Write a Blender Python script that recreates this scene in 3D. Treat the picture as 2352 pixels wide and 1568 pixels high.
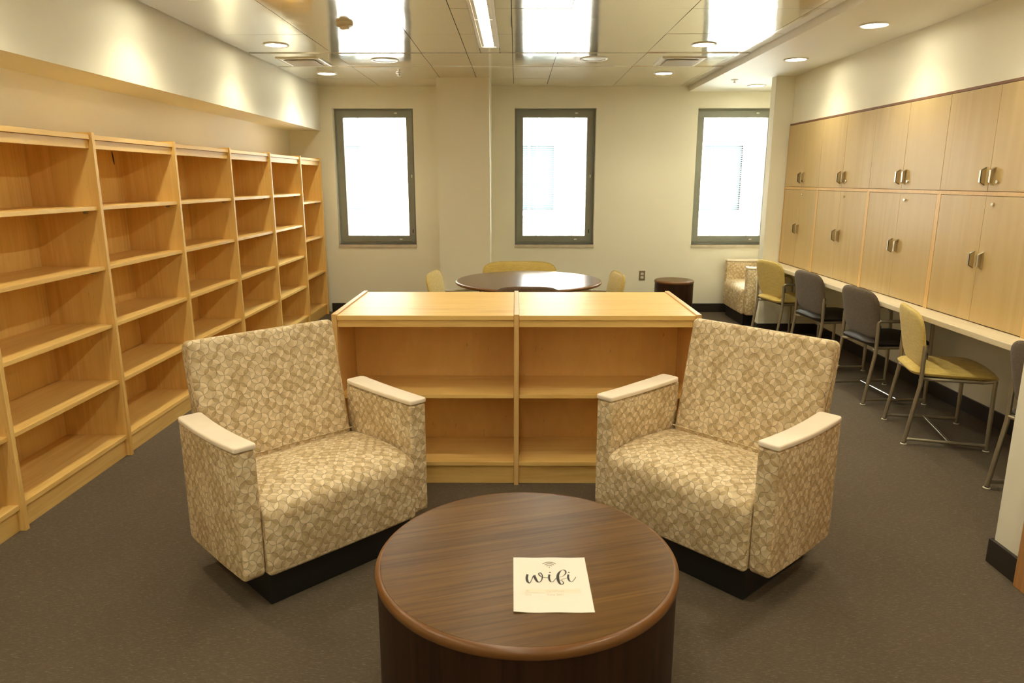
import bpy, bmesh, math, random
from mathutils import Vector, Matrix
random.seed(7)
for o in list(bpy.data.objects): bpy.data.objects.remove(o)
sc = bpy.context.scene
COL = sc.collection

# ---------------------------------------------------------------- camera, world, exposure
CAM_H, PITCH, YAW, FPX = 1.575, .2236, -.0056, 1630.0
cd = bpy.data.cameras.new('camera'); cam = bpy.data.objects.new('camera', cd); COL.objects.link(cam)
cd.sensor_fit = 'HORIZONTAL'; cd.sensor_width = 36.0; cd.lens = 36.0 * FPX / 2352.0
fw = Vector((math.sin(YAW)*math.cos(PITCH), math.cos(YAW)*math.cos(PITCH), -math.sin(PITCH)))
rt = Vector((math.cos(YAW), -math.sin(YAW), 0)); up = rt.cross(fw)
cam.matrix_world = Matrix(((rt.x, up.x, -fw.x, 0), (rt.y, up.y, -fw.y, 0), (rt.z, up.z, -fw.z, CAM_H), (0, 0, 0, 1)))
cd.clip_start = .05; cd.clip_end = 100
cd.dof.use_dof = True; cd.dof.focus_distance = 4.2; cd.dof.aperture_fstop = 5.6
sc.camera = cam
sc.view_settings.view_transform = 'Standard'; sc.view_settings.look = 'None'
sc.view_settings.gamma = 1; sc.view_settings.use_curve_mapping = False
sc.view_settings.exposure = 0.43
sc.cycles.use_light_tree = True
sc.cycles.sample_clamp_indirect = 40.0
sc.cycles.max_bounces = 10; sc.cycles.diffuse_bounces = 6; sc.cycles.glossy_bounces = 5; sc.cycles.transparent_max_bounces = 16
sc.cycles.use_denoising = True

WARM = (1.0, .92, .66)
SKY = (.88, 1.0, 1.0); SKY_K = 56.0
P_DOWN = 27.5      # watts of each recessed downlight
E_LENS = 44.0      # its glowing lens
E_STRIP = 22.5     # fluorescent strip lens
w = bpy.data.worlds.new('daylight'); sc.world = w; w.use_nodes = True
w.node_tree.nodes['Background'].inputs[0].default_value = (*SKY, 1)
w.node_tree.nodes['Background'].inputs[1].default_value = SKY_K
for wx in (-1.66, .455, 2.57):       # portals: they add no light, they only guide sampling of the sky
    ld = bpy.data.lights.new('window_portal', 'AREA'); ld.shape = 'RECTANGLE'; ld.size = .8; ld.size_y = 1.4
    ld.cycles.is_portal = True
    lo = bpy.data.objects.new('window_portal', ld); COL.objects.link(lo)
    lo.location = (wx, 8.80, 1.61); lo.rotation_euler = (math.radians(-90), 0, 0)

# ---------------------------------------------------------------- node helpers
class NT:
    def __init__(s, name):
        s.m = bpy.data.materials.new(name); s.m.use_nodes = True; s.t = s.m.node_tree
        s.b = s.t.nodes['Principled BSDF']; s.out = s.t.nodes['Material Output']
    def n(s, typ, **kw):
        nd = s.t.nodes.new(typ)
        for k, v in kw.items(): setattr(nd, k, v)
        return nd
    def put(s, sock, v):
        if hasattr(v, 'is_linked') or isinstance(v, bpy.types.NodeSocket): s.t.links.new(v, sock)
        else:
            if isinstance(v, (tuple, list)) and len(v) == 3 and sock.type == 'RGBA': v = (*v, 1)
            sock.default_value = v
    def math(s, op, a, b=0.0, c=None, clamp=False):
        nd = s.n('ShaderNodeMath', operation=op, use_clamp=clamp); s.put(nd.inputs[0], a); s.put(nd.inputs[1], b)
        if c is not None: s.put(nd.inputs[2], c)
        return nd.outputs[0]
    def mix(s, f, a, b, blend='MIX'):
        nd = s.n('ShaderNodeMix', data_type='RGBA', blend_type=blend); s.put(nd.inputs['Factor'], f)
        s.put(nd.inputs[6], a); s.put(nd.inputs[7], b); return nd.outputs[2]
    def ramp(s, f, lo, hi, a=0.0, b=1.0):
        nd = s.n('ShaderNodeMapRange', clamp=True); s.put(nd.inputs[0], f)
        nd.inputs[1].default_value = lo; nd.inputs[2].default_value = hi; nd.inputs[3].default_value = a; nd.inputs[4].default_value = b
        return nd.outputs[0]
    def coord(s, kind='Object', scale=(1, 1, 1), rot=(0, 0, 0), rnd=False):
        tc = s.n('ShaderNodeTexCoord'); v = tc.outputs[kind]
        if rnd:
            oi = s.n('ShaderNodeObjectInfo'); ad = s.n('ShaderNodeVectorMath', operation='ADD'); sc_ = s.n('ShaderNodeVectorMath', operation='SCALE')
            cx = s.n('ShaderNodeCombineXYZ')
            s.put(cx.inputs[0], oi.outputs['Random']); s.put(cx.inputs[1], oi.outputs['Random']); s.put(cx.inputs[2], oi.outputs['Random'])
            s.put(sc_.inputs[0], cx.outputs[0]); sc_.inputs[3].default_value = 9.0
            s.put(ad.inputs[0], v); s.put(ad.inputs[1], sc_.outputs[0]); v = ad.outputs[0]
        mp = s.n('ShaderNodeMapping'); s.put(mp.inputs[0], v); mp.inputs['Scale'].default_value = scale; mp.inputs['Rotation'].default_value = rot
        return mp.outputs[0]
    def noise(s, v, scale, detail=3, rough=.5, dist=0.0, col=False):
        nd = s.n('ShaderNodeTexNoise'); s.put(nd.inputs['Vector'], v); nd.inputs['Scale'].default_value = scale
        nd.inputs['Detail'].default_value = detail; nd.inputs['Roughness'].default_value = rough; nd.inputs['Distortion'].default_value = dist
        return nd.outputs['Color' if col else 'Fac']
    def bump(s, h, strength=.2, dist=.002):
        nd = s.n('ShaderNodeBump'); s.put(nd.inputs['Height'], h); nd.inputs['Strength'].default_value = strength; nd.inputs['Distance'].default_value = dist
        s.put(s.b.inputs['Normal'], nd.outputs[0])
    def set(s, color=None, rough=None, metal=None, spec=None, coat=None, coat_r=None, ior=None, emis=None, ek=None):
        b = s.b.inputs
        for k, v in (('Base Color', color), ('Roughness', rough), ('Metallic', metal), ('Specular IOR Level', spec), ('Coat Weight', coat),
                     ('Coat Roughness', coat_r), ('IOR', ior), ('Emission Color', emis), ('Emission Strength', ek)):
            if v is not None: s.put(b[k], v)
        return s.m

def plain(name, color, rough=.5, metal=0.0, spec=None, var=.04, nscale=6.0, **kw):
    """a painted, moulded or metal surface with a faint mottle"""
    t = NT(name); f = t.noise(t.coord(rnd=True), nscale, 3)
    c = t.mix(t.ramp(f, .3, .7), tuple(x*(1-var) for x in color), tuple(min(1, x*(1+var)) for x in color))
    return t.set(color=c, rough=rough, metal=metal, spec=spec, **kw)

def wood(name, c_lo, c_mid, c_hi, axis, rough=.32, across=26.0, along=1.3, fleck=.25, coat=.0, rot=0.0, spec=.5, streak=.5):
    t = NT(name)
    sc_ = {'x': (along, across, across), 'y': (across, along, across), 'z': (across, across, along)}[axis]
    v = t.coord(scale=(1, 1, 1), rot=(0, 0, rot), rnd=True)
    mp = t.n('ShaderNodeMapping'); t.put(mp.inputs[0], v); mp.inputs['Scale'].default_value = sc_; v1 = mp.outputs[0]
    big = t.noise(v1, .22, 3, .5, .8)
    fine = t.noise(v1, 3.2, 4, .6, .3)
    mid = t.noise(v1, .8, 4, .55, 1.6)
    c = t.mix(t.ramp(mid, .35, .68), c_lo, c_hi)
    c = t.mix(t.ramp(big, .3, .7), c, c_mid)
    c = t.mix(t.math('MULTIPLY', t.ramp(fine, .52, .72), streak), c, c_lo)
    # small pores and mineral flecks
    mp2 = t.n('ShaderNodeMapping'); t.put(mp2.inputs[0], v)
    mp2.inputs['Scale'].default_value = tuple(14 if q == along else 60 for q in sc_)
    fl = t.noise(mp2.outputs[0], 1.0, 2, .5)
    c = t.mix(t.math('MULTIPLY', t.ramp(fl, .70, .80), fleck), c, tuple(x*.45 for x in c_lo))
    m = t.set(color=c, rough=rough, coat=coat, coat_r=.12, spec=spec)
    return m

MAPLE = dict(c_lo=(.69, .41, .115), c_mid=(.83, .55, .175), c_hi=(.87, .61, .225))
M = {}
for ax in 'xyz': M['maple_'+ax] = wood('maple_'+ax, **MAPLE, axis=ax, rough=.37, fleck=.35, streak=.35, spec=.32)
DOOR = dict(c_lo=(.49, .335, .135), c_mid=(.56, .40, .175), c_hi=(.59, .425, .19))
M['door'] = wood('door_laminate', **DOOR, axis='z', rough=.33, across=9, along=.6, fleck=.12, streak=.12)
M['frame_wood'] = wood('frame_maple', (.64, .39, .135), (.72, .46, .17), (.76, .50, .20), 'z', rough=.35)
M['frame_wood_y'] = wood('frame_maple_y', (.58, .36, .15), (.64, .42, .18), (.68, .46, .21), 'y', rough=.35)
WAL = dict(c_lo=(.050, .023, .006), c_mid=(.142, .070, .017), c_hi=(.215, .112, .027))
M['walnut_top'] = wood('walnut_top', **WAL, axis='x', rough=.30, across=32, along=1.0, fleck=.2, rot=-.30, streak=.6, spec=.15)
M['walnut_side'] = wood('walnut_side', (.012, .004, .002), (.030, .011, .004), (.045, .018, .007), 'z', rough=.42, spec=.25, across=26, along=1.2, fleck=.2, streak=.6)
M['walnut_table'] = wood('walnut_table', (.07, .035, .018), (.115, .058, .030), (.14, .072, .037), 'x', rough=.22, across=18, along=1.0, fleck=.1, streak=.5, spec=.6)
M['walnut_edge'] = plain('walnut_edge', (.17, .070, .018), .3)
M['trim_dark'] = wood('dark_cleat', (.16, .07, .025), (.22, .10, .04), (.26, .12, .05), 'y', rough=.5)
M['door_casing'] = wood('casing_wood', (.42, .19, .06), (.50, .24, .08), (.56, .28, .10), 'z', rough=.35)

def paint(name, color, rough=.55):
    t = NT(name); v = t.coord()
    f = t.noise(v, 1.2, 3); c = t.mix(t.ramp(f, .3, .7), tuple(x*.985 for x in color), color)
    t.bump(t.noise(v, 420, 2), .05, .0006)
    return t.set(color=c, rough=rough, spec=.35)
M['wall'] = paint('wall_paint', (.85, .81, .66))
M['gyp'] = paint('ceiling_paint', (.91, .89, .79))
M['base'] = plain('rubber_base', (.028, .021, .016), .42)
M['dark'] = plain('shadow_gap', (.02, .018, .015), .8)
M['black'] = plain('black_plinth', (.010, .009, .008), .45)
M['metal'] = plain('champagne_metal', (.46, .41, .31), .34, .85)
M['steel'] = plain('brushed_nickel', (.66, .61, .50), .22, 1.0)
M['chrome'] = plain('polished_brace', (.72, .72, .70), .16, 1.0)
M['glide'] = plain('pale_glide', (.55, .50, .38), .5)
M['rubber'] = plain('black_rubber', (.015, .014, .013), .6)
M['armcap'] = plain('cream_arm_cap', (.87, .76, .61), .36, spec=.4)
M['counter'] = (lambda t: (t.bump(t.noise(t.coord(), 60, 3), .03, .001), t.set(color=t.mix(t.ramp(t.noise(t.coord(scale=(1, .25, 1)), 5, 4, .6, .6), .4, .75), (.76, .67, .48), (.67, .56, .37)), rough=.34))[1])(NT('solid_surface'))
M['sill'] = (lambda t: t.set(color=t.mix(t.ramp(t.noise(t.coord(), 9, 4, .6), .35, .65), (.54, .47, .35), (.64, .56, .43)), rough=.4))(NT('stone_sill'))
M['winframe'] = plain('window_frame_paint', (.26, .265, .215), .42, .1)
M['white_trim'] = plain('white_enamel', (.80, .78, .68), .35)
M['vent'] = plain('vent_enamel', (.70, .65, .50), .4)
M['vent_in'] = plain('vent_face', (.40, .31, .18), .5)
M['plate'] = plain('outlet_plate', (.38, .31, .19), .35, .6)
M['socket'] = plain('outlet_socket', (.80, .76, .62), .4)
M['speaker'] = plain('speaker_grille', (.74, .76, .70), .45)
M['paper'] = plain('paper', (.85, .80, .70), .7, var=.01)
M['ink'] = plain('ink', (.045, .042, .036), .7)
M['ink_arc'] = plain('ink_arc', (.24, .19, .13), .7)
M['ink_faint'] = plain('ink_faint', (.62, .53, .40), .7)
M['row'] = plain('row_tint', (.84, .77, .62), .7, var=.005)
M['plastic'] = plain('grey_plastic', (.30, .28, .22), .5)

# perforated glossy metal ceiling panels
def ceiling_metal():
    t = NT('ceiling_metal'); v = t.coord()
    s = t.n('ShaderNodeSeparateXYZ'); t.put(s.inputs[0], v)
    fx = t.math('SUBTRACT', t.math('FRACT', t.math('MULTIPLY', s.outputs[0], 160.)), .5)
    fy = t.math('SUBTRACT', t.math('FRACT', t.math('MULTIPLY', s.outputs[1], 160.)), .5)
    r = t.math('SQRT', t.math('ADD', t.math('MULTIPLY', fx, fx), t.math('MULTIPLY', fy, fy)))
    hole = t.ramp(r, .20, .28, 1, 0)
    c = t.mix(t.math('MULTIPLY', hole, .55), (.96, .94, .85), (.26, .25, .21))
    wav = t.noise(v, 2.2, 2, .5)
    t.bump(wav, .10, .012)
    rgh = t.ramp(t.noise(v, 7, 4, .65), .3, .75, .07, .13)
    return t.set(color=c, rough=rgh, metal=.80, spec=.8)
M['ceil'] = ceiling_metal()

def carpet():
    t = NT('carpet'); v = t.coord()
    base = t.mix(t.ramp(t.noise(v, 2.0, 4, .6), .3, .7), (.098, .073, .048), (.122, .092, .062))
    grain = t.noise(v, 330, 2, .6)
    c = t.mix(t.ramp(grain, .35, .7), tuple(x*.80 for x in (.125, .097, .067)), base)
    for rot, thr, seed, k in ((.75, .60, 0., 1.), (-.6, .62, 3.1, 1.2), (.05, .62, 7.7, .9), (1.5, .62, 12.3, 1.1), (-1.1, .62, 19.1, 1.)):
        vv = t.coord(scale=(38*k, 330*k, 1), rot=(0, 0, rot))
        ad = t.n('ShaderNodeVectorMath', operation='ADD'); t.put(ad.inputs[0], vv); ad.inputs[1].default_value = (seed, seed, 0)
        f = t.noise(ad.outputs[0], 1.0, 2, .6)
        c = t.mix(t.math('MULTIPLY', t.ramp(f, thr, thr+.12), .50), c, (.30, .235, .155))
    t.bump(grain, .5, .003)
    return t.set(color=c, rough=.92, spec=.15)
M['carpet'] = carpet()

def streaky(name, a, b, c3, rough=.8, sx=18, sz=150):
    t = NT(name); v = t.coord('Object', scale=(sx, sx, sz), rnd=True)
    f = t.noise(v, 1.0, 4, .65)
    c = t.mix(t.ramp(f, .35, .65), a, b)
    c = t.mix(t.ramp(t.noise(t.coord(rnd=True), 300, 2), .5, .75), c, c3)
    t.bump(t.noise(t.coord(), 500, 2), .25, .0015)
    t.b.inputs['Sheen Weight'].default_value = .15
    return t.set(color=c, rough=rough, spec=.25)
M['yellow'] = streaky('yellow_fabric', (.54, .38, .085), (.66, .50, .15), (.74, .60, .23))
M['grey'] = streaky('grey_fabric', (.084, .060, .036), (.115, .083, .050), (.16, .118, .075), sx=40, sz=60)
M['brown'] = streaky('brown_fabric', (.09, .058, .032), (.14, .092, .055), (.20, .14, .09), sx=90, sz=90)
M['vinyl'] = plain('dark_vinyl', (.034, .027, .021), .50, spec=.35)

# armchair upholstery: overlapping four-petal flowers with wavy outlines
def floral():
    t = NT('petal_fabric'); D = .0362
    tc = t.n('ShaderNodeUVMap'); mp = t.n('ShaderNodeMapping'); t.put(mp.inputs[0], tc.outputs[0])
    mp.inputs['Rotation'].default_value = (0, 0, math.radians(52)); mp.inputs['Scale'].default_value = (1/D, 1/D, 1)
    s = t.n('ShaderNodeSeparateXYZ'); t.put(s.inputs[0], mp.outputs[0]); a, b = s.outputs[0], s.outputs[1]
    def rnd2(x, y, k):
        cx = t.n('ShaderNodeCombineXYZ'); t.put(cx.inputs[0], x); t.put(cx.inputs[1], y); cx.inputs[2].default_value = k
        wn = t.n('ShaderNodeTexWhiteNoise', noise_dimensions='3D'); t.put(wn.inputs[0], cx.outputs[0]); return wn.outputs[0]
    def family(p, q, k):
        rq = t.math('ROUND', q); dq = t.math('SUBTRACT', q, rq); fp = t.math('FRACT', p); fl = t.math('FLOOR', p)
        half = t.math('MULTIPLY', t.math('SINE', t.math('MULTIPLY', fp, math.pi)), .215)
        mask = t.ramp(t.math('SUBTRACT', half, t.math('ABSOLUTE', dq)), -.008, .012)
        wave = t.math('MULTIPLY', t.math('SINE', t.math('MULTIPLY', p, math.pi)), .215)
        line = t.ramp(t.math('ABSOLUTE', t.math('SUBTRACT', dq, wave)), .012, .034, 1, 0)
        big = rnd2(t.math('FLOOR', t.math('MULTIPLY', t.math('ADD', fl, k), .34)), t.math('FLOOR', t.math('MULTIPLY', rq, .34)), k)
        r = t.math('ADD', t.math('MULTIPLY', rnd2(fl, rq, k), .55), t.math('MULTIPLY', big, .45))
        tone = t.ramp(r, .42, .56)
        g = rnd2(fl, rq, k+5.); gp = t.math('ABSOLUTE', t.math('SUBTRACT', fp, t.math('GREATER_THAN', g, .5)))
        return mask, line, tone, gp
    m1, l1, t1, g1 = family(a, b, 0.); m2, l2, t2, g2 = family(b, a, 11.)
    LIGHT, DARK, MIDC, HI = (.80, .66, .44), (.46, .32, .155), (.57, .43, .235), (.75, .61, .39)
    # concave squares: gradient towards one corner
    fa, fb = t.math('FRACT', a), t.math('FRACT', b)
    cr = rnd2(t.math('FLOOR', a), t.math('FLOOR', b), 21.)
    ga = t.math('ABSOLUTE', t.math('SUBTRACT', fa, t.math('GREATER_THAN', cr, .5)))
    gb = t.math('ABSOLUTE', t.math('SUBTRACT', fb, t.math('GREATER_THAN', t.math('FRACT', t.math('MULTIPLY', cr, 7.3)), .5)))
    gg = t.math('MULTIPLY', t.math('ADD', ga, gb), .5)
    col = t.mix(t.ramp(gg, .15, .85), HI, MIDC)
    col = t.mix(t.ramp(gg, .70, .98), col, (.48, .345, .18))
    for m, tn, g in ((m1, t1, g1), (m2, t2, g2)):
        pc = t.mix(tn, LIGHT, t.mix(g, DARK, MIDC)); col = t.mix(m, col, pc)
    # a few straight diagonal threads
    dl = t.ramp(t.math('ABSOLUTE', t.math('SUBTRACT', fa, fb)), .010, .030, 1, 0)
    dl2 = t.ramp(t.math('ABSOLUTE', t.math('SUBTRACT', t.math('ADD', fa, fb), 1.0)), .010, .030, 1, 0)
    sel = t.math('GREATER_THAN', cr, .82); sel2 = t.math('LESS_THAN', cr, .16)
    ln = t.math('MAXIMUM', t.math('MAXIMUM', l1, l2), t.math('MAXIMUM', t.math('MULTIPLY', dl, sel), t.math('MULTIPLY', dl2, sel2)))
    col = t.mix(t.math('MULTIPLY', ln, .80), col, (.18, .14, .11))
    t.bump(t.noise(tc.outputs[0], 900, 2), .12, .0008)
    return t.set(color=col, rough=.62, spec=.3)
M['floral'] = floral()

def emitter(name, color, k):
    t = NT(name); e = t.n('ShaderNodeEmission'); e.inputs[0].default_value = (*color, 1); e.inputs[1].default_value = k
    t.t.links.new(e.outputs[0], t.out.inputs[0]); return t.m
M['lens'] = emitter('downlight_lens', (1, .92, .70), E_LENS)
M['strip'] = emitter('strip_lens', (1, .92, .70), E_STRIP)

def pane():
    t = NT('window_glass'); tr = t.n('ShaderNodeBsdfTransparent'); gl = t.n('ShaderNodeBsdfGlossy'); gl.inputs['Roughness'].default_value = .02
    fr = t.n('ShaderNodeFresnel'); fr.inputs[0].default_value = 1.45; mx = t.n('ShaderNodeMixShader')
    tr.inputs[0].default_value = (.95, .98, .96, 1)
    t.put(mx.inputs[0], fr.outputs[0]); t.put(mx.inputs[1], tr.outputs[0]); t.put(mx.inputs[2], gl.outputs[0])
    t.t.links.new(mx.outputs[0], t.out.inputs[0]); return t.m
M['glass'] = pane()
M['slat'] = plain('blind_slat', (.86, .86, .84), .45)
M['extglass'] = plain('far_window_glass', (.020, .026, .029), .6, spec=.1)
M['extwhite'] = plain('far_window_trim', (.24, .24, .235), .5)
def brick():
    t = NT('facade_brick'); v = t.coord(scale=(1, 1, 1), rot=(math.radians(90), 0, 0))
    nd = t.n('ShaderNodeTexBrick'); t.put(nd.inputs['Vector'], v); nd.inputs['Scale'].default_value = 1.0
    nd.inputs['Brick Width'].default_value = .22; nd.inputs['Row Height'].default_value = .075; nd.inputs['Mortar Size'].default_value = .009
    nd.inputs['Color1'].default_value = (.125, .072, .062, 1); nd.inputs['Color2'].default_value = (.14, .085, .074, 1); nd.inputs['Mortar'].default_value = (.17, .14, .13, 1)
    return t.set(color=nd.outputs[0], rough=.85)
M['brick'] = brick()

# ---------------------------------------------------------------- mesh helpers
class MB:
    def __init__(s): s.v = []; s.f = []; s.uv = {}; s.mi = []
    def add(s, vs, fs, uvs=None):
        o = len(s.v); s.v += [tuple(p) for p in vs]
        for i, f in enumerate(fs):
            if uvs is not None: s.uv[len(s.f)] = uvs[i]
            s.f.append(tuple(j+o for j in f))
        return s
    def box(s, x0, x1, y0, y1, z0, z1):
        x0, x1 = sorted((x0, x1)); y0, y1 = sorted((y0, y1)); z0, z1 = sorted((z0, z1))
        return s.add([(x0, y0, z0), (x1, y0, z0), (x1, y1, z0), (x0, y1, z0), (x0, y0, z1), (x1, y0, z1), (x1, y1, z1), (x0, y1, z1)],
                     [(0, 3, 2, 1), (4, 5, 6, 7), (0, 1, 5, 4), (1, 2, 6, 5), (2, 3, 7, 6), (3, 0, 4, 7)])
    def lathe(s, prof, n=32, c=(0, 0, 0), cap=True, axis='z'):
        vs = []; fs = []; m = len(prof)
        for i in range(n):
            a = 2*math.pi*i/n
            for r, z in prof:
                p = (r*math.cos(a), r*math.sin(a), z)
                if axis == 'x': p = (p[2], p[0], p[1])
                if axis == 'y': p = (p[0], p[2], p[1])
                vs.append((p[0]+c[0], p[1]+c[1], p[2]+c[2]))
        for i in range(n):
            j = (i+1) % n
            for k in range(m-1): fs.append((i*m+k, j*m+k, j*m+k+1, i*m+k+1))
        if cap:
            if prof[0][0] > 1e-6: fs.append(tuple(i*m for i in reversed(range(n))))
            if prof[-1][0] > 1e-6: fs.append(tuple(i*m+m-1 for i in range(n)))
        return s.add(vs, fs)
    def tube(s, pts, r, n=12, caps=True):
        pts = [Vector(p) for p in pts]; vs = []; fs = []; prev = None
        for i, p in enumerate(pts):
            d = (pts[min(i+1, len(pts)-1)]-pts[max(i-1, 0)]).normalized()
            if prev is None:
                u = d.cross(Vector((0, 0, 1)))
                if u.length < .05: u = d.cross(Vector((0, 1, 0)))
            else: u = prev-d*prev.dot(d)
            u.normalize(); prev = u; v_ = d.cross(u)
            for k in range(n):
                a = 2*math.pi*k/n; vs.append(p+u*r*math.cos(a)+v_*r*math.sin(a))
        for i in range(len(pts)-1):
            for k in range(n):
                k2 = (k+1) % n; fs.append((i*n+k, i*n+k2, (i+1)*n+k2, (i+1)*n+k))
        if caps: fs.append(tuple(reversed(range(n)))); fs.append(tuple((len(pts)-1)*n+k for k in range(n)))
        return s.add(vs, fs)
    def build(s, name, mat, parent=None, bevel=0.0, smooth=False, seg=2, loc=None, uvbox=True):
        me = bpy.data.meshes.new(name); me.from_pydata(s.v, [], s.f)
        bm = bmesh.new(); bm.from_mesh(me)
        lay = bm.loops.layers.uv.new('UVMap')
        bm.faces.ensure_lookup_table()
        for i, f in enumerate(bm.faces):
            if i in s.uv:
                for l, q in zip(f.loops, s.uv[i]): l[lay].uv = q
        if not s.uv: bmesh.ops.recalc_face_normals(bm, faces=bm.faces)
        if bevel > 0:
            es = [e for e in bm.edges if len(e.link_faces) == 2 and e.calc_face_angle(0) > .5]
            bmesh.ops.bevel(bm, geom=es, offset=bevel, segments=seg, profile=.6, affect='EDGES', clamp_overlap=True)
        if not s.uv:
            for f in bm.faces:
                n = f.normal; ax = max(range(3), key=lambda k: abs(n[k]))
                for l in f.loops:
                    c = l.vert.co; l[lay].uv = ((c.y, c.z), (c.x, c.z), (c.x, c.y))[ax]
        if smooth:
            for f in bm.faces: f.smooth = True
            for e in bm.edges:
                if len(e.link_faces) == 2 and e.calc_face_angle(0) > math.radians(42): e.smooth = False
        bm.to_mesh(me); bm.free()
        me.materials.append(mat if not isinstance(mat, str) else M[mat])
        o = bpy.data.objects.new(name, me); COL.objects.link(o)
        if parent: o.parent = parent
        if loc: o.location = loc
        return o

def fillet(pts, r, n=6):
    pts = [Vector(p) for p in pts]; out = [pts[0]]
    for i in range(1, len(pts)-1):
        a, b, c = pts[i-1], pts[i], pts[i+1]; d1 = (a-b); d2 = (c-b); rr = min(r, d1.length*.49, d2.length*.49)
        p0 = b+d1.normalized()*rr; p2 = b+d2.normalized()*rr
        for k in range(n+1):
            t = k/n; out.append(p0*(1-t)**2+b*2*t*(1-t)+p2*t*t)
    out.append(pts[-1]); return out

def rounded(poly, r, n=5):
    """round the corners of a closed 2D polygon; r may be a list per corner"""
    out = []; L = len(poly)
    for i in range(L):
        a, b, c = (Vector(poly[(i-1) % L]), Vector(poly[i]), Vector(poly[(i+1) % L])); q = r[i] if isinstance(r, (list, tuple)) else r
        if q <= 0: out.append(tuple(b)); continue
        d1 = a-b; d2 = c-b; rr = min(q, d1.length*.49, d2.length*.49); p0 = b+d1.normalized()*rr; p2 = b+d2.normalized()*rr
        for k in range(n+1):
            t = k/n; out.append(tuple(p0*(1-t)**2+b*2*t*(1-t)+p2*t*t))
    return out

def extrude(mb, prof, x0, x1, r=.012, n=4, nx=1, place=lambda x, a, b: (x, a, b), deform=None, uvs=(0, 0)):
    """sweep a closed profile (counter-clockwise) from x0 to x1 with its two rims rounded by r; UVs follow the cloth"""
    L = len(prof); P = [Vector(p) for p in prof]; nor = []
    for i in range(L):
        d = (P[(i+1) % L]-P[(i-1) % L]); d.normalize(); nor.append(Vector((-d.y, d.x)))
    arc = [0.0]
    for i in range(L): arc.append(arc[-1]+(P[(i+1) % L]-P[i]).length)
    st = [(x0+r*(1-math.cos(math.pi/2*k/n)), r*(1-math.sin(math.pi/2*k/n))) for k in range(n+1)]
    st += [(x0+r+(x1-x0-2*r)*k/nx, 0.0) for k in range(1, nx)]
    st += [(x1-r*(1-math.cos(math.pi/2*k/n)), r*(1-math.sin(math.pi/2*k/n))) for k in range(n, -1, -1)]
    vs = []
    for x, ins in st:
        for i in range(L):
            q = P[i]+nor[i]*ins; p = place(x, q.x, q.y)
            vs.append(deform(Vector(p)) if deform else p)
    fs = []; uv = []
    for s_ in range(len(st)-1):
        for i in range(L):
            j = (i+1) % L; fs.append((s_*L+i, s_*L+j, (s_+1)*L+j, (s_+1)*L+i))
            a, b = arc[i]+uvs[1], arc[i+1]+uvs[1]; xa, xb = st[s_][0]+uvs[0], st[s_+1][0]+uvs[0]
            uv.append(((xa, a), (xa, b), (xb, b), (xb, a)))
    fs.append(tuple(reversed(range(L)))); uv.append(tuple((P[i].x, P[i].y) for i in reversed(range(L))))
    e = (len(st)-1)*L; fs.append(tuple(e+i for i in range(L))); uv.append(tuple((P[i].x+.3, P[i].y) for i in range(L)))
    mb.add(vs, fs, uv); return mb

def pad(mb, outline, T, deform, rings=9, n=56, p=3.0):
    """a stuffed pad: outline(theta)->(x,y); thickness rounds off at the rim"""
    vs = []; fs = []
    for side in (1, -1):
        off = len(vs); vs.append(deform(0, 0, side*T/2))
        for k in range(1, rings+1):
            rho = math.sin(math.pi/2*k/rings); h = T/2*max(0, 1-rho**p)**.5
            for i in range(n):
                x, y = outline(2*math.pi*i/n); vs.append(deform(x*rho, y*rho, side*h))
        for i in range(n):
            j = (i+1) % n; f = (off, off+1+i, off+1+j); fs.append(f if side > 0 else f[::-1])
            for k in range(rings-1):
                a = off+1+k*n; f = (a+i, a+n+i, a+n+j, a+j); fs.append(f if side > 0 else f[::-1])
    a = 1+(rings-1)*n; b = 1+rings*n+1+(rings-1)*n
    for i in range(n): j = (i+1) % n; fs.append((a+i, b+i, b+j, a+j))
    mb.add(vs, fs); return mb

def superell(a, b, e, taper=0.0):
    def f(t):
        c, s = math.cos(t), math.sin(t); x = a*math.copysign(abs(c)**(2/e), c); y = b*math.copysign(abs(s)**(2/e), s)
        return x*(1+taper*y/b), y
    return f

def tag(o, label=None, cat=None, group=None, kind=None):
    if label: o['label'] = label
    if cat: o['category'] = cat
    if group: o['group'] = group
    if kind: o['kind'] = kind
    return o
def thing(name, loc=(0, 0, 0), rz=0.0, label=None, cat=None, group=None, kind=None):
    o = bpy.data.objects.new(name, None); COL.objects.link(o); o.location = loc; o.rotation_euler = (0, 0, rz); o.empty_display_size = .1
    return tag(o, label, cat, group, kind)
def copy_tree(o, parent=None):
    c = o.copy(); COL.objects.link(c)
    if parent: c.parent = parent
    for ch in [q for q in list(COL.objects) if q.parent == o]: copy_tree(ch, c)
    return c
def struct(name, mb, mat, **kw):
    o = mb.build(name, mat, **kw); o['kind'] = 'structure'; return o

# ================================================================= THE ROOM
YW = 8.576; ZC = 2.62; ZG = 2.565; YB = -4.7
struct('floor', MB().box(-2.9, 3.6, YB-.2, 8.9, -.1, 0), 'carpet')
struct('wall_left', MB().box(-2.84, -2.64, YB, YW+.25, 0, 2.9), 'wall')
struct('wall_front', MB().box(-2.84, 3.6, YB-.2, YB, 0, 2.9), 'wall')
struct('trim_1', MB().box(-2.64, -2.275, YB, YW, 2.135, 2.75), 'wall')['label'] = 'long painted soffit above the bookcases'
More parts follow.
